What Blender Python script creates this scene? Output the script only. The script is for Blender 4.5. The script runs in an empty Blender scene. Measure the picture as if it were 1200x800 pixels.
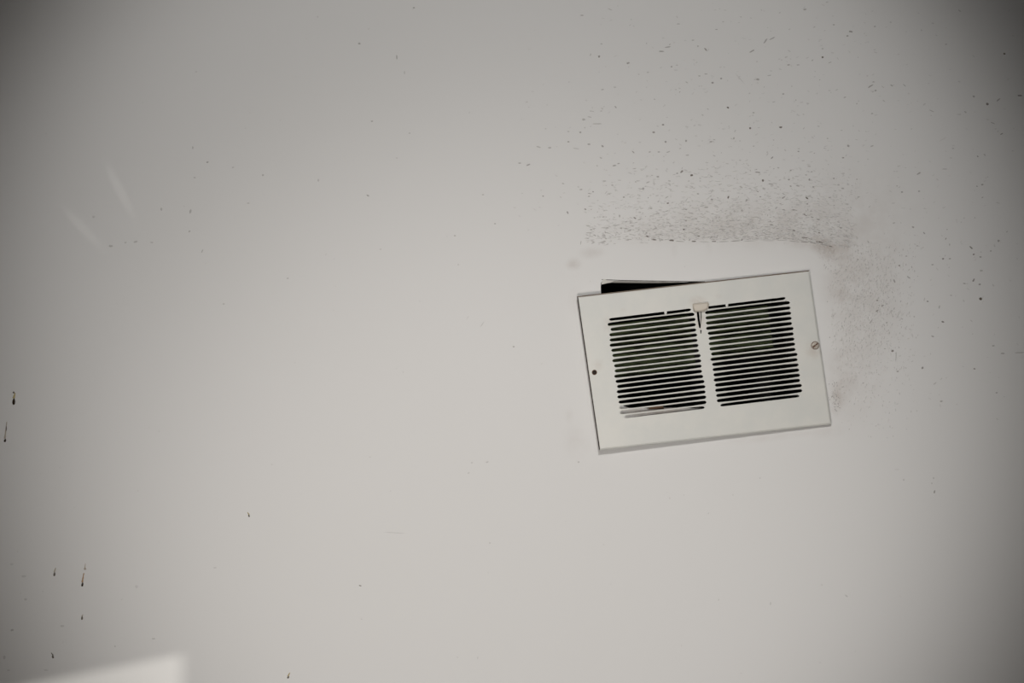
import bpy, bmesh, math, random
from mathutils import Vector, Matrix
from mathutils.geometry import tessellate_polygon

S = 0.0011            # metres per unit of the elevation grid used for the wall
ZC = 1.50             # camera height
DIST = 1.8333         # camera to wall
def W(px, py, d=0.0):
    """a point on (or d metres in front of) the back wall"""
    k = (DIST - d) / DIST
    return Vector(((px - 600) * S * k, -d, ZC + (400 - py) * S * k))

scene = bpy.context.scene
COL = scene.collection
# ------------------------------------------------------------ camera
cam = bpy.data.cameras.new('camera'); camo = bpy.data.objects.new('camera', cam)
COL.objects.link(camo)
camo.location = (0, -DIST, ZC); camo.rotation_euler = (math.pi / 2, 0, 0)
cam.sensor_width = 36; cam.lens = 36 * DIST / (1200 * S); cam.clip_start = 0.02
scene.camera = camo
# ------------------------------------------------------------ view, world, lights
vs = scene.view_settings
vs.view_transform = 'Standard'; vs.look = 'None'; vs.exposure = 0.03; vs.gamma = 1.0; vs.use_curve_mapping = False
wd = bpy.data.worlds.new('sky'); scene.world = wd; wd.use_nodes = True
wd.node_tree.nodes['Background'].inputs[0].default_value = (0.60, 0.72, 0.95, 1)
wd.node_tree.nodes['Background'].inputs[1].default_value = 0.12

def spot(name, loc, aim, ang, blend, power, size, col):
    l = bpy.data.lights.new(name, 'SPOT'); o = bpy.data.objects.new(name, l); COL.objects.link(o)
    l.energy = power; l.spot_size = ang; l.spot_blend = blend; l.shadow_soft_size = size; l.color = col
    o.location = loc
    o.rotation_euler = (Vector(aim) - Vector(loc)).to_track_quat('-Z', 'Y').to_euler()
    return o
KEY_P, FILL_P = 109.0, 40.5
spot('unseen_key_light', (0.053, -2.517, ZC + 1.003), (-0.013, 0, ZC + 0.046), 0.600, 0.594, KEY_P, 0.10, (1.0, 0.982, 0.965))  # unseen key from above, its cone shaped to darken the corners
spot('unseen_fill_light', (-0.101, -1.60, ZC - 0.40), (0.008, 0, ZC - 0.294), 0.903, 0.86, FILL_P, 0.16, (1.0, 0.955, 0.915))  # added frontal fill, out of view, cone also shaped for the corner falloff
def fill_point(name, loc, power, size, col):
    l = bpy.data.lights.new(name, 'POINT'); o = bpy.data.objects.new(name, l); COL.objects.link(o)
    l.energy = power; l.shadow_soft_size = size; l.color = col; o.location = loc
fill_point('added_warm_light', (-1.5, -1.4, ZC - 1.0), 2.2, 0.08, (1.0, 0.80, 0.64))  # added warm fill, stands in for bounce off the floor
fill_point('ambient_lift_light', (0.9, -3.2, 2.2), 6.0, 0.30, (0.93, 0.96, 1.0))  # added behind the camera to lift the ambient level on the wall
# two faint glints made on the wall by small added spots up on the left
def glint(px, py, ang, power, wdeg):
    a = math.radians(ang); dist, off = .95, .17
    base = W(px, py); loc = base + Vector((-math.cos(a) * dist, -off, math.sin(a) * dist))
    spot('glint_light', loc, base, math.radians(wdeg), 1.0, power, .0005, (1.0, .98, .94))
glint(140, 222, 62, 8.5, .72); glint(98, 268, 46, 7.0, .85)
# daylight glancing off something outside, low through the side window
sl = bpy.data.lights.new('sun', 'SUN'); so = bpy.data.objects.new('sun', sl); COL.objects.link(so)
sl.energy = 1.6; sl.angle = math.radians(0.32); sl.color = (1.0, 0.97, 0.92)
so.rotation_euler = Vector((-1.0, 0.8, -0.20)).to_track_quat('-Z', 'Y').to_euler()
so.location = (5, -5, 3)

# ------------------------------------------------------------ helpers
def tag(o, label=None, cat=None, group=None, kind=None):
    if label: o['label'] = label
    if cat: o['category'] = cat
    if group: o['group'] = group
    if kind: o['kind'] = kind
    return o
def obj(name, bm, mats, parent=None, smooth=False):
    me = bpy.data.meshes.new(name)
    if parent is not None:
        off = parent.matrix_world.translation if parent.parent is None else parent.parent.location + parent.location
        bmesh.ops.translate(bm, verts=bm.verts, vec=-Vector(off))
    bm.to_mesh(me); bm.free()
    for m in (mats if isinstance(mats, (list, tuple)) else [mats]): me.materials.append(m)
    if smooth:
        for p in me.polygons: p.use_smooth = True
    o = bpy.data.objects.new(name, me); COL.objects.link(o)
    if parent is not None: o.parent = parent
    return o
def empty(name, loc):
    o = bpy.data.objects.new(name, None); COL.objects.link(o); o.location = loc
    bpy.context.view_layer.update()
    return o
def box(bm, lo, hi, mi=0):
    lo = Vector(lo); hi = Vector(hi)
    r = bmesh.ops.create_cube(bm, size=1.0)
    for v in r['verts']:
        v.co = Vector(((lo[i] + hi[i]) / 2 + v.co[i] * (hi[i] - lo[i]) for i in range(3)))
    for f in {f for v in r['verts'] for f in v.link_faces}: f.material_index = mi
    return r['verts']

class Mat:
    def __init__(s, name, col=(.5, .5, .5), rough=.6, metal=0.0, spec=.5):
        s.m = bpy.data.materials.new(name); s.m.use_nodes = True
        s.t = s.m.node_tree; s.N = s.t.nodes; s.L = s.t.links
        s.b = s.N['Principled BSDF']
        s.b.inputs['Base Color'].default_value = (*col, 1); s.b.inputs['Roughness'].default_value = rough
        s.b.inputs['Metallic'].default_value = metal; s.b.inputs['Specular IOR Level'].default_value = spec
        s.co = None
    def coord(s):
        if s.co is None: s.co = s.N.new('ShaderNodeTexCoord').outputs['Object']
        return s.co
    def noise(s, scale, detail=3, rough=.55, stretch=None):
        src = s.coord()
        if stretch:
            mp = s.N.new('ShaderNodeMapping'); mp.inputs['Scale'].default_value = stretch
            s.L.new(src, mp.inputs[0]); src = mp.outputs[0]
        n = s.N.new('ShaderNodeTexNoise'); n.inputs['Scale'].default_value = scale
        n.inputs['Detail'].default_value = detail; n.inputs['Roughness'].default_value = rough
        s.L.new(src, n.inputs['Vector']); return n.outputs['Fac']
    def math(s, op, a, b=None, clamp=False):
        n = s.N.new('ShaderNodeMath'); n.operation = op; n.use_clamp = clamp
        for i, v in enumerate((a, b)):
            if v is None: continue
            if isinstance(v, (int, float)): n.inputs[i].default_value = v
            else: s.L.new(v, n.inputs[i])
        return n.outputs[0]
    def ramp(s, fac, a, b):
        n = s.N.new('ShaderNodeMapRange'); n.interpolation_type = 'SMOOTHSTEP'
        s.L.new(fac, n.inputs[0]); n.inputs[1].default_value = a; n.inputs[2].default_value = b
        return n.outputs[0]
    def mix(s, fac, a, b):
        n = s.N.new('ShaderNodeMix'); n.data_type = 'RGBA'
        if isinstance(fac, (int, float)): n.inputs[0].default_value = fac
        else: s.L.new(fac, n.inputs[0])
        for i, v in ((6, a), (7, b)):
            if isinstance(v, tuple): n.inputs[i].default_value = (*v, 1)
            else: s.L.new(v, n.inputs[i])
        return n.outputs[2]
    def blob(s, c, rx, rz, ang=0.0, power=1.0):
        """soft elliptical mask around the point c of the object"""
        mp = s.N.new('ShaderNodeMapping'); mp.vector_type = 'TEXTURE'
        mp.inputs['Location'].default_value = c; mp.inputs['Rotation'].default_value = (0, ang, 0)
        mp.inputs['Scale'].default_value = (rx, 1.0, rz)
        s.L.new(s.coord(), mp.inputs[0])
        ln = s.N.new('ShaderNodeVectorMath'); ln.operation = 'LENGTH'; s.L.new(mp.outputs[0], ln.inputs[0])
        n = s.N.new('ShaderNodeMapRange'); n.interpolation_type = 'SMOOTHSTEP'
        s.L.new(ln.outputs['Value'], n.inputs[0])
        n.inputs[1].default_value = 1.0; n.inputs[2].default_value = 0.0
        return n.outputs[0] if power == 1.0 else s.math('MULTIPLY', n.outputs[0], power)
    def bump(s, h, strength, dist):
        n = s.N.new('ShaderNodeBump'); n.inputs['Strength'].default_value = strength
        n.inputs['Distance'].default_value = dist; s.L.new(h, n.inputs['Height'])
        s.L.new(n.outputs[0], s.b.inputs['Normal'])
    def color(s, c): s.L.new(c, s.b.inputs['Base Color'])

# ------------------------------------------------------------ wall paint
WALL = (0.730, 0.720, 0.702)
def wall_paint():
    M = Mat('painted_plaster', WALL, .62, 0, .35)
    big = M.noise(2.3, 3, .5)
    base = M.mix(big, (WALL[0]*.985, WALL[1]*.985, WALL[2]*.975), (WALL[0]*1.015, WALL[1]*1.015, WALL[2]*1.02))
    grain = M.noise(420, 3, .6, (1, 1, 1.6)); patch = M.noise(38, 4, .65)
    def add(ms):
        r = ms[0]
        for m in ms[1:]: r = M.math('ADD', r, m)
        return r
    def B(px, py, rx, ry, a=0, p=1.0): return M.blob(W(px, py), rx * S, ry * S, math.radians(a), p)
    # soot and dust haloes, plus shade painted on the wall behind the lower slots
    soft = add([B(672, 309, 13, 10, 0, .32), B(694, 296, 24, 10, -8, .22), B(967, 292, 30, 15, 35, .42),
                B(957, 285, 60, 13, 8, .26), B(980, 466, 12, 26, 6, .36), B(880, 262, 170, 42, 0, .24),
                B(760, 272, 100, 26, 0, .10), B(985, 330, 34, 72, 0, .26), B(1020, 340, 60, 120, 0, .20),
                B(1000, 440, 50, 90, 0, .15), B(1000, 250, 110, 90, 0, .13), B(985, 440, 26, 60, 5, .16), B(968, 505, 34, 12, -6, .12),
                B(900, 512, 70, 8, -7, .16), B(667, 487, 8, 13, 0, .10), B(830, 291, 7, 14, 0, .10), B(790, 293, 6, 12, 0, .08),
                B(765, 482, 75, 11, -3, .75), B(676, 516, 22, 28, 0, .12), B(672, 352, 10, 22, 0, .08)])
    soft = M.math('MULTIPLY', soft, M.ramp(patch, .18, .72))
    c = M.mix(M.math('MINIMUM', soft, .6), base, (.34, .265, .215))
    # dust caught in the pimples of the paint above and right of the grille
    zone = M.math('MINIMUM', add([B(860, 262, 190, 34, 0, .9), B(940, 262, 80, 50, 20, .6), B(1010, 345, 62, 85, 0, .6), B(990, 460, 45, 60, 0, .35), B(980, 466, 14, 26, 6, .8)]), 1.0)
    speck = M.ramp(grain, .57, .70)
    c = M.mix(M.math('MULTIPLY', M.math('MULTIPLY', speck, zone), .30), c, (.30, .26, .23))
    M.color(c)
    fine = M.noise(240, 2, .5); slow = M.noise(14, 2, .5)
    h = M.math('ADD', M.math('MULTIPLY', fine, .12), M.math('MULTIPLY', slow, .5))
    h = M.math('ADD', h, M.math('MULTIPLY', M.math('MULTIPLY', grain, zone), .9))
    M.bump(h, .5, .0010)
    return M.m
m_wall = wall_paint()
m_side = Mat('side_wall_paint', (.30, .29, .27), .8); m_side.bump(m_side.noise(200), .2, .0005); m_side = m_side.m
m_floor = Mat('dark_carpet', (.10, .09, .08), .95); m_floor.bump(m_floor.noise(600), .5, .002); m_floor = m_floor.m
m_ceil = Mat('ceiling_paint', (.40, .39, .37), .9); m_ceil.bump(m_ceil.noise(120), .2, .001); m_ceil = m_ceil.m
m_core = Mat('plaster_edge', (.50, .48, .44), .9); m_core.bump(m_core.noise(900), .6, .0008); m_core = m_core.m
m_wood = Mat('window_wood', (.55, .53, .49), .5); m_wood.bump(m_wood.noise(60, stretch=(1, 1, .1)), .2, .0005); m_wood = m_wood.m
mg = Mat('window_pane_glass'); 
tr = mg.N.new('ShaderNodeBsdfTransparent'); gl = mg.N.new('ShaderNodeBsdfGlossy'); gl.inputs['Roughness'].default_value = .02
mx = mg.N.new('ShaderNodeMixShader'); mx.inputs[0].default_value = .06
mg.L.new(tr.outputs[0], mx.inputs[1]); mg.L.new(gl.outputs[0], mx.inputs[2]); mg.L.new(mx.outputs[0], mg.N['Material Output'].inputs[0])
m_glass = mg.m

# ------------------------------------------------------------ room shell
XL, XR, YF, H = -2.6, 2.2, -3.6, 2.6
rnd = random.Random(5)
def jagged(pts, step=5.0, amp=.35):
    out = []
    for i, a in enumerate(pts):
        b = pts[(i + 1) % len(pts)]; L = math.hypot(b[0]-a[0], b[1]-a[1]); n = max(1, int(L / step))
        for k in range(n):
            t = k / n; j = amp if k else 0
            out.append((a[0]+(b[0]-a[0])*t + rnd.uniform(-j, j), a[1]+(b[1]-a[1])*t + rnd.uniform(-j, j)))
    return out
HOLE = jagged([(704.2, 332), (706, 328.6), (716, 329.2), (760, 329.6), (824, 330.5), (945, 331), (946, 478), (860, 479),
               (800, 478.5), (776, 477.2), (760, 478.6), (738, 478), (722, 472.5), (705, 470)])
def fill_loops(bm, loops, d=None):
    """planar polygon with holes; returns vert loops"""
    vl = [[bm.verts.new(p) for p in lp] for lp in loops]
    flat = [v for l in vl for v in l]
    tris = tessellate_polygon([[(p[0], p[2], 0) for p in lp] for lp in loops])
    for t in tris:
        try: bm.faces.new([flat[i] for i in t])
        except ValueError: pass
    return vl
def orient(bm, faces, direction):
    for f in faces:
        f.normal_update()
        if f.normal.dot(direction) < 0: f.normal_flip()
bm = bmesh.new()
outer = [Vector((XL, 0, 0)), Vector((XR, 0, 0)), Vector((XR, 0, H)), Vector((XL, 0, H))]
hole = [W(*p) for p in HOLE]
vl = fill_loops(bm, [outer, hole]); orient(bm, bm.faces, Vector((0, -1, 0)))
TH = .013
back = [bm.verts.new(v.co + Vector((0, TH, 0))) for v in vl[1]]
n = len(back)
for i in range(n):
    f = bm.faces.new([vl[1][i], vl[1][(i+1) % n], back[(i+1) % n], back[i]]); f.material_index = 1
ob = [bm.verts.new(v.co + Vector((0, TH, 0))) for v in vl[0]]
for i in range(4):
    bm.faces.new([vl[0][i], ob[i], ob[(i+1) % 4], vl[0][(i+1) % 4]])
tris = tessellate_polygon([[(v.co.x, v.co.z, 0) for v in ob], [(v.co.x, v.co.z, 0) for v in back]])
flat = ob + back
for t in tris: bm.faces.new([flat[i] for i in t])
wall = tag(obj('wall_back', bm, [m_wall, m_core]), kind='structure')
wall['label'] = 'off-white painted plaster wall, scuffed and speckled around the vent opening'

def slab(name, lo, hi, m):
    b = bmesh.new(); box(b, lo, hi); return tag(obj(name, b, m), kind='structure')
slab('floor', (XL, YF, -.05), (XR, 0, 0), m_floor)
slab('ceiling', (XL, YF, H), (XR, 0, H + .05), m_ceil)
slab('wall_left', (XL - .1, YF, 0), (XL, 0, H), m_side)
slab('wall_front', (XL, YF - .1, 0), (XR, YF, H), m_side)
# side wall with the window that lets the daylight in; the far jamb and the head set the lit patch
wy0, wy1, wz0, wz1 = -3.05, -2.10, .85, 1.632
b = bmesh.new()
box(b, (XR, YF, 0), (XR + .02, 0, wz0)); box(b, (XR, YF, wz1), (XR + .02, 0, H))
box(b, (XR, YF, wz0), (XR + .02, wy0, wz1)); box(b, (XR, wy1, wz0), (XR + .02, 0, wz1))
tag(obj('wall_right', b, m_side), kind='structure')
b = bmesh.new()
box(b, (XR + .02, wy0 - .05, wz0 - .04), (XR + .05, wy1 + .05, wz0)); box(b, (XR + .02, wy0 - .05, wz1), (XR + .05, wy1 + .05, wz1 + .04))
box(b, (XR + .02, wy0 - .05, wz0), (XR + .05, wy0, wz1)); box(b, (XR + .02, wy1, wz0), (XR + .05, wy1 + .05, wz1))
win = tag(obj('window_1', b, m_wood), kind='structure')
b = bmesh.new(); box(b, (XR + .033, wy0, wz0), (XR + .036, wy1, wz1)); obj('pane', b, m_glass, win)
b = bmesh.new(); box(b, (XR - .02, wy0 - .04, wz0 - .03), (XR + .02, wy1 + .02, wz0 - .002)); obj('window_sill', b, m_wood, win)

# ------------------------------------------------------------ dirt flecks, nicks and drips on the wall
m_fl = Mat('dirt_fleck', (.2, .2, .2), .8, 0, .2)
at = m_fl.N.new('ShaderNodeAttribute'); at.attribute_name = 'tone'; m_fl.color(at.outputs['Color']); m_fl = m_fl.m
flecks = []     # px, py, length, width, angle (deg, + = rising to the right), tone
WR = Vector(WALL)
def tone(dark, hue=(.22, .17, .13)):
    h = Vector(hue); return WR.lerp(h * .55, dark)
def fl(px, py, L=2.6, w=1.6, a=0., dark=.5, hue=(.22, .17, .13)):
    flecks.append((px, py, L, w, a, tone(min(dark, 1), hue)))
def hidden(px, py):
    q = [(676, 347), (948, 317), (975, 497), (701, 528)]
    for i in range(4):
        a, c = q[i], q[(i+1) % 4]
        if (c[0]-a[0])*(py-a[1]) - (c[1]-a[1])*(px-a[0]) < -300: return False
    return True
for t in [ # notable marks, one by one
 (682,18,4,1.4,0,.5),(715,11,6,1.2,-20,.28),(702,66,3,2.4,90,.62),(692,64,4,1.6,80,.28),(736,74,4,2.2,20,.5),(783,55,8,1.5,5,.45),(775,60,7,1.6,0,.5),
 (787,78,3,2,0,.4),(792,82,6,1,0,.2),(827,58,5,2,-50,.62),(818,54,2.5,2,0,.35),(812,47,4,1.5,10,.3),(795,28,5,1.4,0,.3),(881,60,8,1.8,30,.5),(897,48,9,2,55,.42),
 (868,93,18,.8,-48,.22),(845,92,3,2.2,0,.5),(835,97,3,2.4,0,.55),(888,93,4,2.6,0,.45),(853,126,3.2,2.2,-30,.85),(879,150,3,2.6,0,.9),(883,132,3,2,0,.35),
 (700,145,13,1.1,0,.38),(684,140,4,3,0,.35),(691,137,5,1.2,-10,.3),(706,171,4,2.4,-30,.5),(690,169,4,2,0,.4),(666,154,3,2,0,.2),(666,166,3,1.6,0,.55),(680,155,3,2.4,0,.45),
 (777,146,3,2,0,.6),(780,166,3,2.4,0,.55),(766,155,3.4,2.2,0,.55),(804,165,3,2.4,90,.45),(833,166,4,1.6,0,.55),(860,162,3,1.8,80,.5),(631,172,6,1.6,-20,.3),
 (644,173,4,2.2,0,.38),(675,174,10,1,-8,.28),(609,191,4,1.4,0,.45),(619,193,6,1.8,25,.5),(742,178,4,1.6,-45,.45),(720,194,5,2,10,.45),(772,178,3,1.8,0,.35),(783,178,5,1.4,20,.35),
 (905,45,8,1.6,25,.45),(943,11,4,2,0,.4),(977,29,2.5,1.8,0,.4),(997,37,5,2.2,-15,.55),(993,42,3.4,2.4,0,.45),(964,67,3.2,2.6,0,.85),(924,76,4,2.2,0,.4),(964,57,3,2,0,.25),
 (1020,101,8,2,30,.5),(1026,106,3,2,0,.45),(1045,100,4,2,-30,.35),(1060,100,5,1.6,-45,.3),(918,110,3,2,0,.4),(990,114,4,1.6,20,.35),(915,149,4,2.4,0,.85),(994,171,3,3,90,.5),
 (1022,171,4,1.8,20,.35),(972,106,4,1,0,.25),(1022,133,3,2,0,.35),(1177,63,3,2.2,-20,.85),(1157,122,4,3,0,.75),(1170,117,6,2,40,.45),(1195,112,6,1.8,0,.7),(1141,113,3,2.6,0,.45),(1092,130,7,1.2,-25,.35),
 (1124,134,6,1.2,0,.25),(1105,163,12,.8,30,.15),
 (1077,203,6,1.8,30,.5),(1057,225,3,2,0,.5),(1077,224,3,2.6,0,.35),(1107,198,6,1.4,0,.3),(1070,266,3,2.4,0,.45),(1083,273,4,1.6,-45,.5),(1170,282,3,3,90,.45),(1138,290,5,2.2,-40,.7),
 (1141,298,3,2.2,0,.6),(1149,301,3,2,0,.45),(1161,294,2.4,1.8,0,.4),(1105,303,3,2.2,0,.7),(1113,303,3,1.6,0,.5),(1093,310,3,1.8,0,.4),(1150,317,4,1.8,0,.35),(1141,328,4.4,2.2,60,.65),
 (1148,333,3,2,0,.55),(1130,332,4,1.8,0,.35),(1149,350,4,3.4,0,.95),(1062,300,3,2,0,.35),(1054,311,3,2,0,.6),(1065,325,6,1.4,-35,.5),(1048,329,5,1.8,-70,.55),(1087,353,2.6,1.8,0,.6),
 (1105,377,3.4,2.4,-20,.75),(1093,394,4,2,-20,.45),(1164,405,4,1.8,0,.45),(1175,414,5,2,0,.4),(1195,413,12,1.2,0,.4),(1046,411,3.6,2.6,0,.75),(1050,418,12,1,88,.45),(1052,435,3,2.2,0,.45),
 (1081,431,3.6,2.6,60,.6),(1142,432,3,2,0,.6),(1168,460,3.4,2,0,.4),(1103,470,4,2,0,.35),(1094,560,2.6,1.6,90,.3),(1095,576,4,2,80,.5),(1092,566,2,1.6,90,.3),(1059,562,3,3,90,.18),(1051,550,6,1,0,.2),(992,698,5,2,-40,.2),(903,707,5,2,90,.16),
 (1028,352,3,2.4,0,.6),(1034,358,4,2.6,30,.5),(1028,364,5,2,40,.6),(1021,376,7,1.6,60,.5),(1045,364,3,2,0,.3),(1039,378,3,2,0,.4),(1052,370,8,1.2,65,.3),(1020,343,3,2,90,.35),
 (485,9,3,1.8,0,.5),(421,51,3.4,2.6,0,.4),(465,67,5,1.8,90,.4),(474,85,5,1.6,90,.22),(243,190,3.4,2,0,.5),(226,173,4,2,90,.3),(223,248,6,2.6,80,.35),(222,271,3,2,30,.32),(237,294,6,1.4,65,.35),
 (228,208,3,1.6,0,.3),(308,205,3,2.6,90,.28),(273,196,3,2,0,.22),(373,211,4,2,90,.24),(291,238,4,1.6,0,.3),(431,229,4,2,-30,.42),(436,142,3,1.8,0,.34),(480,156,3,1.6,0,.22),(566,228,3,2,0,.24),(580,262,3,1.6,0,.32),
 (533,276,3,2,0,.3),(537,310,2,2,0,.2),(565,380,9,1,55,.22),(548,372,6,1,60,.12),(602,406,3.2,1.8,0,.42),(337,326,3,1.6,0,.28),(262,356,3,1.8,0,.24),(446,292,3,1.6,0,.18),(230,84,3,1.5,0,.15),(465,185,3,1.4,0,.15),
 (422,686,3.6,1.4,-20,.7),(462,624,28,1.0,-3,.17),(553,542,3,2,0,.16),(571,541,4,2,30,.18),(549,554,3,2,0,.16),(574,636,3,1.6,0,.22),(252,665,5,1.2,0,.2),(678,541,3,2,0,.25),
 (189,245,2.6,4,0,.32),(110,254,4,3,0,.16),(130,288,5,3,0,.28),(159,283,6,2.4,15,.28),(178,284,4,2,0,.2),(147,284,3,2,0,.18),(14,738,4,3,30,.35),(5,770,3,5,0,.22),(73,733,5,3,0,.2),(30,702,4,3,0,.22),(28,675,6,3,10,.18),
 (14,661,4,3,0,.14),(180,748,5,2,0,.25),(135,757,3,2,90,.2),(160,687,4,5,0,.13),(10,785,4,2,0,.18),(54,785,6,2,0,.18),
 # the worn line where the old frame sat
 (757.5,273,3,1.5,-10,.55),(758.5,276.8,4,2,-10,.75),(766.5,280.7,6,1.6,-5,.8),(775,281,5,1,-3,.45),(787,281.4,7,2.2,-6,.85),(797,282.8,12,.9,-3,.6),(808,281,3,1.6,50,.5),(813,282.8,6,1.8,0,.85),(825,283.2,14,.9,-2,.5),
 (836.5,282.8,7,1.6,0,.7),(848,283,14,1.0,3,.5),(862,282.2,14,1.2,5,.6),(869.5,280.8,3,2,30,.6),(880,282.2,18,.9,2,.35),(900,281.9,18,.9,0,.33),(916,281.5,14,.9,-2,.36),(931,282.8,14,1.0,-6,.48),(943,283.4,12,1.1,-4,.6),
 (953,284.6,9,1.2,-10,.6),(961,283.6,11,1.9,-12,.85),(966,286.8,12,1.1,-12,.55),(973.5,288.6,5,1.8,-10,.75),(943,278.5,9,2,-6,.65),(950,280,6,1.3,-20,.5),(960.5,272.8,5,1.6,-25,.7),(954.5,270.8,5,1.5,-8,.65),
 (930.5,270,4,2,-20,.7),(925,273.6,5,1.3,-10,.4),(901,271.6,4,1.7,0,.7),(904,263.2,5,1.5,0,.65),(886.5,276,3.4,1.7,-20,.65),(911,279.5,4,1.4,0,.5),(882.5,279.8,3,1.3,0,.4),(856,270.2,4,1.7,0,.7),(848,269,5,1.2,10,.45),
 (873,261.2,4,1.4,0,.6),(877,263,3,1.4,0,.5),(943.5,251.6,6,1.6,-25,.65),(951.5,254.2,4,1.3,-15,.55),(959.5,257.2,6,1.5,-10,.55),(945.5,232,4.5,1.9,-40,.85),(946,238.8,3,1.8,-10,.65),(918,231.4,5,1.6,30,.55),(918.5,245.6,4,1.6,-8,.5),
 (929.5,245.8,5,1.5,5,.6),(869.5,247,4,1.6,0,.45),(875,234.5,3,2.5,40,.45),(853.5,231,3.6,2,70,.85),(894,211.4,3,2.6,80,.85),(888,201.8,8,1.5,-6,.5),(903.5,215.6,6,1.6,-5,.45),(868.5,219,4,2,-30,.35),(926.5,199.6,2.4,1.6,0,.55),
 (924.5,210.4,3,2,0,.5),(926.5,218.2,2.4,2,0,.6),(935,217.6,5,2,-10,.45),(948.5,210.4,3,2.4,90,.55),(953,219,2.4,2,0,.5),(977,209,2.4,2,0,.45),(982.5,216.6,3,1.6,-10,.4),(987.5,220.6,4,2,-10,.4),(972.5,231.2,4,1.2,0,.55),
 (985.5,266.8,4,1.6,-10,.55),(910,243,3,1.6,0,.4),(823.5,237.6,3,2.0,0,.2),
 (801.3,268.8,3,2,0,.9),(819,276.3,4,2,0,.75),(819,269,3,1.8,0,.55),(804,258.6,3,1.8,0,.5),(815.5,256.3,4,1.5,0,.5),(810.5,205.3,3.4,2.4,0,.85),(799,201,5,2.6,40,.65),(793.5,203,3,1.6,0,.55),(771,207,4,2,0,.5),
 (753.7,220.8,3,2.6,0,.5),(782.7,238,3,1.8,0,.85),(762,244,5,2,0,.4),(744,255.5,4,1.8,-35,.65),(745,213,2,1.5,0,.4),(717.5,217,3,1.6,0,.4),(695,224.6,2,1.5,0,.65),(731,231,3,1.7,0,.55),(834,233.7,5,1.4,0,.6),(827.5,242.8,6,1.4,0,.5),
 (818,227,3,2,0,.4),(708,212,5,1.6,0,.3),(690.5,226.5,4,1.4,0,.4),(690,230,3,1.2,0,.45),(726,253,4,2,90,.4),(711.5,267,4,1.6,0,.5),(728,267.3,3,2,0,.5),(693,269,4,1.6,0,.4),(738,269.5,5,1.5,20,.45),(741,264.5,4,1,5,.4),
 (697,275.6,4,1.6,-25,.4),(707.5,275.2,5,1.8,0,.35),(695,284.5,5,1.3,20,.4),(708,283,5,1.4,20,.35)]:
    fl(*t)
r = random.Random(11)
def gauss(m, s): return r.gauss(m, s)
# above the grille: fine dashes, crowding towards the worn line
n = 0
while n < 1700:
    x = r.uniform(688, 1000); depth = r.expovariate(1 / 30.0)
    yb = 281 if x < 930 else 281 + (x - 930) * .14
    if x < 762: yb = 288 - (x - 688) * .05
    y = yb - depth
    dens = .25 + .75 * min(1, max(0, (x - 690) / 180))
    if depth > 95 or r.random() > dens: continue
    a = gauss(0, 12) - (max(0, x - 905) * .26)
    if r.random() < .10: a = r.uniform(-90, 90)
    L = abs(gauss(2.4, 1.6)) + .8 + (1.0 if depth < 25 else 0)
    fl(x, y, L, r.uniform(.6, 1.2), a, r.uniform(.08, .40) * (1.15 if depth < 40 else .85)); n += 1
# right of the grille: steep little strokes
n = 0
while n < 1250:
    x = gauss(1010, 30); y = gauss(352, 62)
    if x < 966 + max(0, (y - 317) * .06) or x > 1078 or y < 284 or y > 520: continue
    if hidden(x, y) or (x < 985 and y > 340 and r.random() < .7): continue
    a = gauss(80, 16) if r.random() < .75 else r.uniform(0, 180)
    fl(x, y, r.uniform(.9, 3.6), r.uniform(.6, 1.2), a, r.uniform(.08, .42) * (1 if y < 410 else .7)); n += 1
for k in range(70):      # the small scab by the lower right corner
    fl(gauss(979.5, 3.4), gauss(466, 8.5), r.uniform(1, 2.2), r.uniform(.7, 1.3), r.uniform(0, 180), r.uniform(.2, .6))
for k in range(90):      # brown smear off the upper right corner
    t = r.random(); fl(960 + 12 * t + gauss(0, 4), 285 + 18 * t + gauss(0, 4), r.uniform(1, 3), .8, -55 + gauss(0, 15), r.uniform(.12, .4), (.30, .19, .12))
for k in range(34):      # a long fine scratch
    t = k / 33; fl(1042 - 12 * t - 9 * t * t, 296 + 84 * t, 3, .7, 78 - 8 * t, r.uniform(.10, .28))
# loose scatter over the upper right of the wall
n = 0
while n < 900:
    x = r.uniform(600, 1195); y = r.uniform(2, 520)
    cx = max(0, 1 - abs(x - 900) / 330); d = 1 if y < 285 else .9
    yy = .18 + .82 * min(1, y / 240) if y < 285 else max(.05, 1 - (y - 285) / 240) * (1 if x > 985 else 0)
    if x < 700: cx *= .8
    if r.random() > cx * yy * d or hidden(x, y): continue
    if 690 < x < 968 and 286 < y < 330: continue
    fl(x, y, abs(gauss(2.0, 1.2)) + .9, r.uniform(.8, 1.8), gauss(0, 25) if y < 270 else r.uniform(0, 180), min(.6, .06 + r.expovariate(1 / .12))); n += 1
for k in range(90):      # hardly any elsewhere
    x = r.uniform(0, 1200); y = r.uniform(0, 800)
    if not hidden(x, y): fl(x, y, r.uniform(1, 3.5), r.uniform(.8, 1.8), r.uniform(0, 180), r.uniform(.04, .16))

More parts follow.
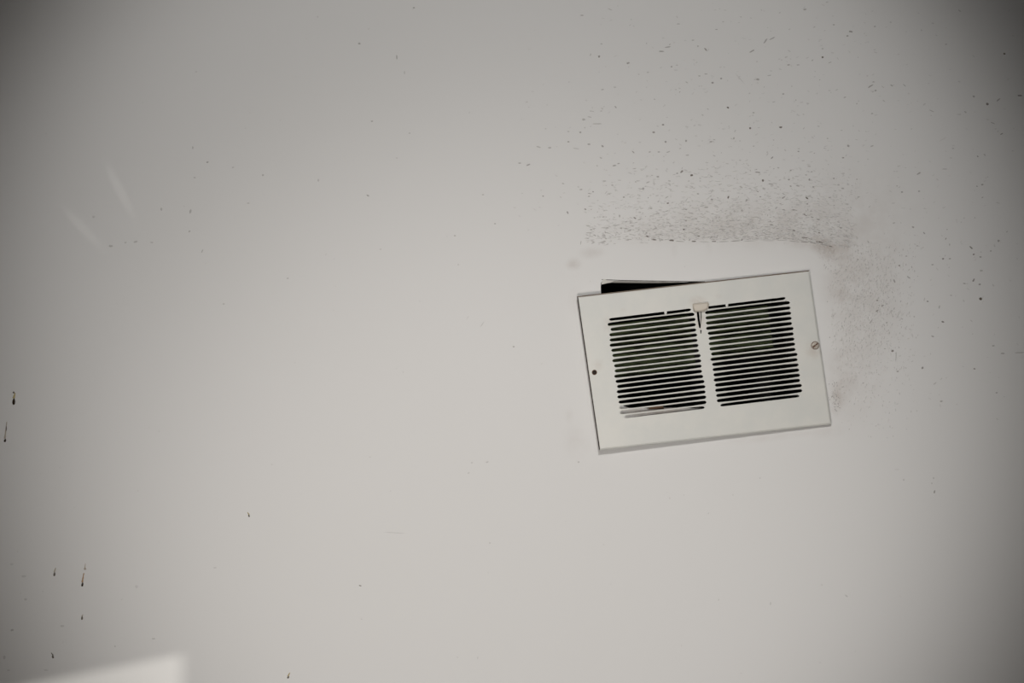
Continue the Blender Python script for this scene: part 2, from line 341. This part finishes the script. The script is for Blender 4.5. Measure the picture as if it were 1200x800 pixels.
def fleck_mesh(bm, lay, f, rr):
    px, py, L, w, a, t = f
    c = W(px, py, .00015); a = math.radians(a); ca, sa = math.cos(a), math.sin(a); vs_ = []
    for k in range(6):
        th = k * math.pi / 3 + rr.uniform(-.25, .25); q = rr.uniform(.8, 1.15)
        ex, ez = math.cos(th) * L / 2 * q * S, math.sin(th) * w / 2 * q * S
        vs_.append(bm.verts.new(c + Vector((ex * ca - ez * sa, 0, ex * sa + ez * ca))))
    top = bm.verts.new(c + Vector((0, -.00012 - .0001 * min(w, 2), 0)))
    for k in range(6):
        fc = bm.faces.new([vs_[k], vs_[(k+1) % 6], top])
        for lp in fc.loops: lp[lay] = (t[0], t[1], t[2], 1)
bm = bmesh.new(); lay = bm.loops.layers.float_color.new('tone'); rr = random.Random(3)
for f in flecks: fleck_mesh(bm, lay, f, rr)
tag(obj('dirt_specks', bm, m_fl, wall), 'tiny dark flecks and nicks scattered over the paint above and right of the vent', kind='stuff')

# blistered paint: small raised wrinkles that catch the key light, flat ones above the vent, steep ones beside it
bm = bmesh.new(); rw = random.Random(8); n = 0
def wrinkle(px, py, L, w, a, h):
    c = W(px, py); a = math.radians(a); ca, sa = math.cos(a), math.sin(a); rows = []
    for k, q in enumerate((-1, -.5, 0, .5, 1)):
        wd_ = w * (1 - .8 * abs(q)); bend = .15 * w * math.sin(q * 3 + px)
        row = []
        for e, hh in ((-.5, 0), (0, h * (1 - q * q)), (.5, 0)):
            X, Z = q * L / 2, e * wd_ + bend
            row.append(bm.verts.new(c + Vector(((X * ca - Z * sa) * S, -hh - .00002, (X * sa + Z * ca) * S))))
        if rows:
            for e in range(2): bm.faces.new([rows[-1][e], rows[-1][e+1], row[e+1], row[e]])
        rows.append(row)
while n < 1500:
    if n < 900:
        x = rw.uniform(695, 1005); depth = rw.expovariate(1 / 30.0); yb = 281 if x < 930 else 281 + (x - 930) * .14
        y = yb - depth - 1
        if depth > 85 or rw.random() > .25 + .75 * min(1, max(0, (x - 690) / 180)): continue
        a = rw.gauss(0, 13) - max(0, x - 905) * .26; L = rw.uniform(2.5, 8)
    else:
        x = rw.gauss(1008, 28); y = rw.gauss(350, 58)
        if x < 970 + max(0, (y - 317) * .06) or x > 1075 or y < 286 or y > 500 or hidden(x, y): continue
        a = rw.gauss(80, 14); L = rw.uniform(2, 6)
    wrinkle(x, y, L, rw.uniform(1.2, 2.6), a, rw.uniform(.25, .7) * .001); n += 1
orient(bm, bm.faces, Vector((0, -1, 0)))
tag(obj('paint_wrinkles', bm, m_wall, wall), 'blistered wrinkles in the paint around the vent', kind='stuff')

# a slightly proud edge of old paint along the worn line
bm = bmesh.new(); prev = None
pts = [(690, 287, .25), (725, 284.6, .3), (755, 283, .5), (800, 283.6, .8), (850, 284, .9), (900, 283.2, .8), (930, 284, .9), (955, 287, 1), (972, 291, .8), (980, 300, .5), (983, 316, .3)]
for i in range(len(pts) - 1):
    for k in range(8):
        t = k / 8; x, y, h = (pts[i][j] + (pts[i+1][j] - pts[i][j]) * t for j in range(3))
        cur = [bm.verts.new(W(x, y - 1.1, 0)), bm.verts.new(W(x, y, .00035 * h)), bm.verts.new(W(x, y + 1.6, 0))]
        if prev:
            for q in range(2): bm.faces.new([prev[q], cur[q], cur[q+1], prev[q+1]])
        prev = cur
bmesh.ops.recalc_face_normals(bm, faces=bm.faces)
obj('paint_ridge', bm, m_wall, wall, True)

# drips down the left of the wall: a bead at the end of a thin run
m_bead = Mat('dark_drip_bead', (.030, .018, .010), .25); m_run = Mat('amber_drip_run', (.36, .22, .11), .35)
m_bead2 = Mat('grey_drip_bead', (.13, .11, .085), .4); m_run2 = Mat('pale_drip_run', (.42, .36, .29), .5)
m_run3 = Mat('ochre_drip_run', (.40, .32, .13), .4)
def drip(px, py, w, h, run, lean=0.0, bead=m_bead.m, rm=m_run.m, rw=.35, label=None):
    """bead centred px,py; run = length of the trail above it; lean = sideways drift of the trail"""
    bm = bmesh.new(); seg, rings = 10, 7; prev = None; tip = None
    for j in range(rings):
        t = j / (rings - 1); y = py + h / 2 - t * h
        rad = w / 2 * (math.sin(math.pi * min(1, .12 + t * .95)) ** .7) * (1 - .35 * t)
        ring = []
        for k in range(seg):
            th = math.pi * k / (seg - 1)
            ring.append(bm.verts.new(W(px + lean * t * .3 + rad * math.cos(th), y, .0001 + rad * S * .55 * math.sin(th))))
        if prev:
            for k in range(seg - 1): bm.faces.new([prev[k], prev[k+1], ring[k+1], ring[k]])
        prev = ring
    y0 = py - h * .35; prev = None
    for j in range(9 if run else 0):
        t = j / 8; x = px + lean * t; y = y0 - run * t; rad = w * rw * (1 - .55 * t) * (1 + .2 * math.sin(j * 2.1))
        ring = [bm.verts.new(W(x - rad, y, 0)), bm.verts.new(W(x, y, .0001 + rad * S * .5)), bm.verts.new(W(x + rad, y, 0))]
        if prev:
            for k in range(2): bm.faces.new([prev[k], prev[k+1], ring[k+1], ring[k]]).material_index = 1
        prev = ring
    bmesh.ops.recalc_face_normals(bm, faces=bm.faces)
    o = obj('drip', bm, [bead, rm], wall, True)
    if label: o['label'] = label
drip(16, 469.5, 4.2, 9, 6, 1.6, rm=m_run3.m, label='dark brown drip with a fat bead and a short yellowish run')
drip(16, 459.5, 3, 2.4, 0, 0, m_bead2.m)
drip(5.6, 515.5, 3.2, 4.6, 20, 2.4, rm=m_run2.m, rw=.3, label='long thin run ending in a small dark bead')
drip(7.3, 501, 1.6, 7, 0, 0, m_bead2.m)
drip(63.6, 672, 3, 5.6, 5, 1.6, m_bead2.m, m_run2.m)
drip(96.3, 684, 3, 5.6, 11, 2.0, rm=m_run.m, label='amber run ending in a dark bead')
drip(99.5, 666, 3.2, 2.6, 5, .6, m_run2.m, m_run2.m, .2)
drip(96, 723.5, 2.6, 5, 2, 1.2, m_bead2.m, m_run2.m)
drip(62.2, 769, 3, 4.2, 3, -2.2, m_bead2.m, m_bead2.m)
drip(292, 604, 2.4, 2.8, 3, -2.0, m_bead2.m, m_run3.m)
drip(337.5, 793, 3, 3.2, 4, 2.2, m_bead2.m, m_run3.m)

# ------------------------------------------------------------ air duct behind the opening
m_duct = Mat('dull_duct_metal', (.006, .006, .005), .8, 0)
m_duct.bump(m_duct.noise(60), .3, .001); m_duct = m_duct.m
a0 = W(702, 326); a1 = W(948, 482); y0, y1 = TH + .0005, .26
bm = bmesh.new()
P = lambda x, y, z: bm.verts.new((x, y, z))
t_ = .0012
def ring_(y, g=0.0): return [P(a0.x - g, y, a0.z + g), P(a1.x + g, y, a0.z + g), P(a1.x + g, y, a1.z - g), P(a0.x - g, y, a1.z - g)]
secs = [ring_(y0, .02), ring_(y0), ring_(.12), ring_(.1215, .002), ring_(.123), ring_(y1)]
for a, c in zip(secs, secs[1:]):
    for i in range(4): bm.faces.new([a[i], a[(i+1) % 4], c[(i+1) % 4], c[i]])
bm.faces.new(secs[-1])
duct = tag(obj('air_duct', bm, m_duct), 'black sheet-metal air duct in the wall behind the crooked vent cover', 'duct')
sol = duct.modifiers.new('sheet', 'SOLIDIFY'); sol.thickness = .0008

# torn paper and paint skin on the rim of the opening (it belongs to the wall)
m_skin = Mat('torn_paper', (.40, .38, .35), .9).m; m_skin2 = Mat('brown_paper_core', (.13, .075, .045), .9).m; m_dk = Mat('grimy_crack_and_hole_shade', (.03, .022, .017), .9).m
def strip(name, top, bot, m, d0, d1, parent, label=None):
    bm = bmesh.new(); prev = None
    for (x0, y0_), (x1, y1_) in zip(top, bot):
        cur = [bm.verts.new(W(x0, y0_, d0)), bm.verts.new(W(x1, y1_, d1)), bm.verts.new(W(x1, y1_, d1 - .0004)), bm.verts.new(W(x0, y0_, d0 - .0004))]
        if prev:
            for k in range(4): bm.faces.new([prev[k], prev[(k+1) % 4], cur[(k+1) % 4], cur[k]])
        else: bm.faces.new(cur)
        prev = cur
    bm.faces.new(prev); bmesh.ops.recalc_face_normals(bm, faces=bm.faces)
    o = obj(name, bm, m, parent)
    if label: o['label'] = label
    return o
strip('torn_paper', [(706, 329.0), (720, 329.0), (740, 329.2), (765, 329.5), (795, 329.9), (822, 330.2)],
      [(707, 330.4), (720, 331.2), (740, 331.4), (765, 331.6), (795, 331.2), (822, 330.6)], m_skin, .0004, -.002, wall, 'grey torn paper edge')
strip('torn_paper', [(706.2, 327.6), (708.5, 327.0), (712, 328.2), (720, 328.8)],
      [(704.6, 333.4), (707.6, 332.6), (711, 331.8), (716, 331.0)], Mat('pale_paper', (.62, .60, .55), .9).m, .0012, .0006, wall, 'pale curled flap of paint')
strip('crack', [(705, 327.1), (730, 328.1), (760, 328.6), (800, 329.2), (826, 329.7)],
      [(705, 327.7), (730, 328.8), (760, 329.2), (800, 329.8), (826, 330.3)], m_dk, .0003, .0003, wall, 'dark crack in the paint')
strip('torn_paper', [(761, 476.0), (768, 475.4), (777, 475.6)], [(760, 479.5), (768, 479.4), (778, 479)], m_skin2, .0006, .0006, wall, 'brown torn paper scrap')

# ------------------------------------------------------------ the grille
TL, UU, VV = Vector((676, 347)), Vector((272.5, -30.5)), Vector((26, 180.5))
def DEP(u, v): return .0088 + (.0085 + .0015 * v) * max(0, 1 - u)     # stands off the wall, most at its loose left side
def G(u, v, d=0.0):
    q = TL + UU * u + VV * v
    return W(q.x, q.y, DEP(u, v) + d)
GW, GH = UU.length, VV.length
paint = Mat('yellowed_white_enamel', (.74, .735, .665), .38, 0, .5)
root = empty('vent_grille', W(825, 528, .006)); RL = root.location
tag(root, 'crooked white metal vent grille hanging from one screw over the dark opening', 'vent')
def PB(u, v, rx, ry, p=1.): return paint.blob(G(u, v) - RL, rx * S, ry * S, 0, p)
def sh(u, v): return v - .011 * (u - .11) / .79            # the slots run a touch steeper than the rim
su, sv = .9715, .4805
st = paint.math('ADD', PB(su, sv + .03, 15, 16, .30), PB(.047, .455, 10, 10, .16))
st = paint.math('ADD', st, PB(.508, .12, 15, 9, .30)); st = paint.math('ADD', st, PB(.508, .24, 9, 18, .30))
st = paint.math('ADD', st, PB(.115, .2, 10, 14, .16)); st = paint.math('ADD', st, PB(.19, .12, 5, 3, .14)); st = paint.math('ADD', st, PB(.6, .1, 6, 4, .10))
mot = paint.noise(22, 4, .6)
c0 = paint.mix(paint.ramp(mot, .35, .7), (.665, .665, .625), (.71, .70, .65))
paint.color(paint.mix(paint.math('MULTIPLY', st, paint.ramp(paint.noise(160, 3), .2, .6)), c0, (.40, .28, .20)))
paint.bump(paint.noise(300, 2), .12, .0003); m_paint = paint.m
m_edge = Mat('grimy_enamel_edge', (.20, .155, .12), .7).m; m_shade_edge = Mat('painted_shade_edge', (.045, .036, .03), .8).m  # left rim edge: dark gap shadow painted into the colour

NS = 20; V0 = .1700; PV = .03357; HS = .0114
COLS = [(.1115, .4870), (.5290, .8960)]
rj = random.Random(21)
def window_loop(u0, u1):
    lu, ru = [], []
    for i in range(NS):
        vc = V0 + PV * i; end = .012 if i in (0, NS - 1) else 0
        jl, jr = rj.uniform(-.003, .003), rj.uniform(-.003, .003)
        if u0 < .3 and i == 2: jl = .010
        for side, j, arr in ((u0, jl + end, lu), (u1, jr - end, ru)):
            s = 1 if side == u0 else -1
            hs0 = HS * (.5 if i == 0 else 1); hs1 = HS * (.55 if i == NS - 1 else 1)
            for dv, du in ((-HS, .010), (-HS * .62, .0035), (0, 0), (HS * .62, .0035), (HS, .010)):
                arr.append((side + j + s * du, vc + dv * ((hs0 if dv < 0 else hs1) / HS)))
    return lu + ru[::-1]
loops2 = []
def rect(du, dv): return [(du, dv), (1 - du, dv), (1 - du, 1 - dv), (du, 1 - dv)]
def dens(lp, n=14):
    out = []
    for i, a in enumerate(lp):
        b_ = lp[(i+1) % len(lp)]
        for k in range(n): out.append((a[0] + (b_[0]-a[0]) * k / n, a[1] + (b_[1]-a[1]) * k / n))
    return out
front = dens(rect(2.2 / GW, 2.2 / GH))
loops2.append([(u, v) for u, v in front])
wins = [window_loop(*c) for c in COLS]
for w_ in wins: loops2.append([(u, sh(u, v)) for u, v in w_])
def circ(u, v, rp, n=12): return [(u + rp / GW * math.cos(2*math.pi*k/n), v + rp / GH * math.sin(2*math.pi*k/n)) for k in range(n)]
hu, hv = .0470, .5010
def inv(px, py):
    d = Vector((px, py)) - TL; det = UU.x * VV.y - UU.y * VV.x
    return ((d.x * VV.y - d.y * VV.x) / det, (UU.x * d.y - UU.y * d.x) / det)
hu, hv = inv(696.6, 436.2)
loops2.append(circ(hu, hv, 2.5))
lever_slot = [inv(*p) for p in ((816.4, 364), (822.2, 363.4), (822.3, 371), (821.6, 378), (820.9, 384.5), (819.2, 383.8), (817.5, 375))]
loops2.append(lever_slot)
nick = [inv(*p) for p in ((820.4, 386.6), (822.2, 386.6), (821.8, 390.5), (820.8, 391))]
loops2.append(nick)
bm = bmesh.new()
pl = [[G(u, v) for u, v in lp] for lp in loops2]
vl = fill_loops(bm, pl); orient(bm, bm.faces, Vector((0, -1, 0)))
# rolled rim and folded lip
prev = vl[0]; nn = len(prev)
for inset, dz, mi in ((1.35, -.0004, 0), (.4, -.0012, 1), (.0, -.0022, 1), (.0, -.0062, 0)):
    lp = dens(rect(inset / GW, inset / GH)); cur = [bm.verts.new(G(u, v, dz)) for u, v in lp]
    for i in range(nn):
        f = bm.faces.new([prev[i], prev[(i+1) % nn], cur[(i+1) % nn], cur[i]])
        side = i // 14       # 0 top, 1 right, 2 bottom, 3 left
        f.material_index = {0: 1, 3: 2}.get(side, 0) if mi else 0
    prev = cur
for lp, lp2 in zip(vl[1:], loops2[1:]):
    cur = [bm.verts.new(G(u, v, -.0009)) for u, v in lp2]; k = len(cur)
    for i in range(k): bm.faces.new([lp[i], lp[(i+1) % k], cur[(i+1) % k], cur[i]])
faceplate = obj('faceplate', bm, [m_paint, m_edge, m_shade_edge], root)

# louvre slats: each a thin rolled blade between two slots
for ci, (u0, u1) in enumerate(COLS):
    for i in range(NS - 1):
        vc = V0 + PV * (i + .5); hgt = (PV / 2 - HS) * 1.0 + rj.uniform(-.0004, .0004)
        bm = bmesh.new(); prev = None; n = 6
        sec = [(-hgt * .9, -.0003), (-hgt * .45, .0003), (hgt * .45, .0003), (hgt * .9, -.0003), (hgt * 1.0, -.0030), (hgt * .5, -.0055), (-hgt * .2, -.0055), (-hgt * .8, -.0030)]
        a_, b_ = u0 + .001, u1 - .001
        bow = rj.uniform(-.0008, .0008)
        for k in range(n + 1):
            t = k / n; u = a_ + (b_ - a_) * t; fl_ = 1.0 + .5 * (abs(2 * t - 1) ** 10)
            cur = [bm.verts.new(G(u, sh(u, vc + bow * math.sin(math.pi * t) + dv * fl_), dd - .0002)) for dv, dd in sec]
            if prev:
                for q in range(8): bm.faces.new([prev[q], prev[(q+1) % 8], cur[(q+1) % 8], cur[q]])
            else: bm.faces.new(cur)
            prev = cur
        bm.faces.new(prev); bmesh.ops.recalc_face_normals(bm, faces=bm.faces)
        obj('slat', bm, m_paint, root)
# paint bridging the top slots
for px, py in ((780.0, 366.2), (851.8, 357.2)):
    bm = bmesh.new(); bmesh.ops.create_icosphere(bm, subdivisions=2, radius=1.0)
    u, v = inv(px, py); c = G(u, v, -.0006)
    for vv in bm.verts: vv.co = c + Vector((vv.co.x * 1.7 * S, vv.co.y * .0006, vv.co.z * 2.4 * S))
    obj('paint_blob', bm, m_paint, root, True)

# damper: hinged blades on the back of the plate
m_damp = Mat('dull_green_damper_metal', (.052, .066, .038), .75, 0, .15)
dn = m_damp.noise(38, 4, .6, (1, 1, 5)); m_damp.color(m_damp.mix(m_damp.ramp(dn, .35, .65), (.009, .012, .004), (.046, .058, .024))); m_damp = m_damp.m
def blade(u0, u1, v0, v1, d0, d1):
    bm = bmesh.new()
    f_ = [bm.verts.new(G(u, sh(u, v), d)) for u, v, d in ((u0, v0, d0), (u1, v0, d0), (u1, v1, d1), (u0, v1, d1))]
    g_ = [bm.verts.new(v.co + Vector((0, .0008, 0))) for v in f_]
    bm.faces.new(f_); bm.faces.new(g_[::-1])
    for i in range(4): bm.faces.new([f_[i], g_[i], g_[(i+1) % 4], f_[(i+1) % 4]])
    bmesh.ops.recalc_face_normals(bm, faces=bm.faces)
    return obj('damper_blade', bm, m_damp, root)
for u0, u1 in ((.100, .462), (.520, .800)):
    blade(u0, u1, .205, .345, -.020, -.011)
    blade(u0, u1, .350, .56 if u0 < .3 else .50, -.026, -.013)

# lever: cream knob on a grey tab through the short slot
m_knob = Mat('cream_plastic', (.62, .56, .475), .5).m; m_tab = Mat('dull_zinc', (.34, .33, .31), .5, .6).m
bm = bmesh.new()
tab = [(818.4, 360), (821.3, 359.6), (821.5, 370), (821.2, 377), (820.6, 380), (820.0, 374), (819.0, 366)]
f_ = [bm.verts.new(G(*inv(*p), -.0012 + .0010 * (i < 2))) for i, p in enumerate(tab)]
g_ = [bm.verts.new(v.co + Vector((0, .0008, 0))) for v in f_]
bm.faces.new(f_); bm.faces.new(g_[::-1])
for i in range(len(f_)): bm.faces.new([f_[i], g_[i], g_[(i+1) % len(f_)], f_[(i+1) % len(f_)]])
bmesh.ops.recalc_face_normals(bm, faces=bm.faces)
lever = obj('damper_lever', bm, m_tab, root); lever['label'] = 'grey metal lever tab'
bm = bmesh.new()
def kring(pts_, d): return [bm.verts.new(G(*inv(*p), d)) for p in pts_]
b0 = kring(((811.6, 356.0), (829.6, 354.0), (831.0, 356.5), (829.8, 361.6), (824.8, 364.6), (815.4, 365.6), (812.4, 362.6)), .0002)
b1 = kring(((811.6, 356.0), (829.6, 354.0), (831.0, 356.5), (829.8, 361.6), (824.8, 364.6), (815.4, 365.6), (812.4, 362.6)), .0040)
b2 = kring(((813.0, 357.2), (829.0, 355.6), (829.6, 357.4), (828.2, 361.2), (824.2, 363.4), (815.8, 364.4), (813.6, 362.0)), .0056)
b3 = kring(((813.4, 358.6), (828.4, 357.0), (828.6, 358.2), (827.2, 360.8), (823.8, 362.4), (816.4, 363.4), (814.2, 361.4)), .0060)
for a, c in ((b0, b1), (b1, b2), (b2, b3)):
    for i in range(7): bm.faces.new([a[i], a[(i+1) % 7], c[(i+1) % 7], c[i]])
bm.faces.new(b3); bm.faces.new(b0[::-1]); bmesh.ops.recalc_face_normals(bm, faces=bm.faces)
kn = obj('lever_knob', bm, m_knob, lever); kn['label'] = 'cream plastic knob'

# screw at the right, rusty, with a slanting slot; the left one is missing
m_scr = Mat('rusty_screw_steel', (.36, .30, .25), .6, .15)
m_scr.color(m_scr.mix(m_scr.ramp(m_scr.noise(700, 3), .4, .65), (.54, .50, .44), (.40, .33, .27))); m_scr = m_scr.m
m_rust = Mat('rust', (.15, .085, .055), .9).m
cu, cv = inv(955.2, 404.6); cpt = G(cu, cv, 0)
bm = bmesh.new(); R = 4.3 * S; seg = 24; ang = math.radians(38)
profile = [(1.12, .0002, 1), (1.08, .0007, 1), (.98, .0010, 1), (.90, .0014, 0), (.6, .0018, 0), (.3, .0020, 0)]
prev = None
for rr_, hh, mi in profile:
    cur = []
    for k in range(seg):
        th = 2 * math.pi * k / seg; x, z = rr_ * R * math.cos(th), rr_ * R * math.sin(th)
        across = -x * math.sin(ang) + z * math.cos(ang)
        hy = hh - (.0013 if abs(across) < .20 * R and rr_ < 1.0 else 0)
        cur.append(bm.verts.new(cpt + Vector((x, -hy, z))))
    if prev:
        for k in range(seg):
            f = bm.faces.new([prev[k], prev[(k+1) % seg], cur[(k+1) % seg], cur[k]]); f.material_index = mi
    prev = cur
f = bm.faces.new(prev); bmesh.ops.recalc_face_normals(bm, faces=bm.faces)
sc_ = obj('screw', bm, [m_scr, m_rust], root); sc_['label'] = 'rusty round screw head'
bm = bmesh.new(); ca, sa = math.cos(ang), math.sin(ang)
q = [cpt + Vector((x * ca - z * sa, -.00175, x * sa + z * ca)) for x, z in ((-.82*R, -.17*R), (.82*R, -.17*R), (.82*R, .17*R), (-.82*R, .17*R))]
a_ = [bm.verts.new(p) for p in q]; b_ = [bm.verts.new(p + Vector((0, .001, 0))) for p in q]
bm.faces.new(a_); 
for i in range(4): bm.faces.new([a_[i], a_[(i+1) % 4], b_[(i+1) % 4], b_[i]])
bmesh.ops.recalc_face_normals(bm, faces=bm.faces)
obj('screw_slot', bm, m_rust, sc_)
# stained rim of the empty hole; dark cup paints in its shade
bm = bmesh.new(); c = G(hu, hv, 0); a_, b_ = [], []
for k in range(16):
    th = 2 * math.pi * k / 16; dv = Vector((math.cos(th), 0, math.sin(th)))
    a_.append(bm.verts.new(c + dv * 2.3 * S + Vector((0, -.00025, 0)))); b_.append(bm.verts.new(c + dv * 3.1 * S + Vector((0, -.0001, 0))))
for k in range(16): bm.faces.new([a_[k], a_[(k+1) % 16], b_[(k+1) % 16], b_[k]])
bmesh.ops.recalc_face_normals(bm, faces=bm.faces)
cc = bm.verts.new(c + Vector((0, .0035, 0)))
c_ = [bm.verts.new(v.co + Vector((0, .0035, 0))) for v in a_]
for k in range(16): bm.faces.new([a_[k], c_[k], c_[(k+1) % 16], a_[(k+1) % 16]]).material_index = 1; bm.faces.new([c_[k], cc, c_[(k+1) % 16]]).material_index = 1
h_ = obj('screw_hole_rim', bm, [m_rust, m_dk], root); h_['label'] = 'rust-brown rim of the empty screw hole'
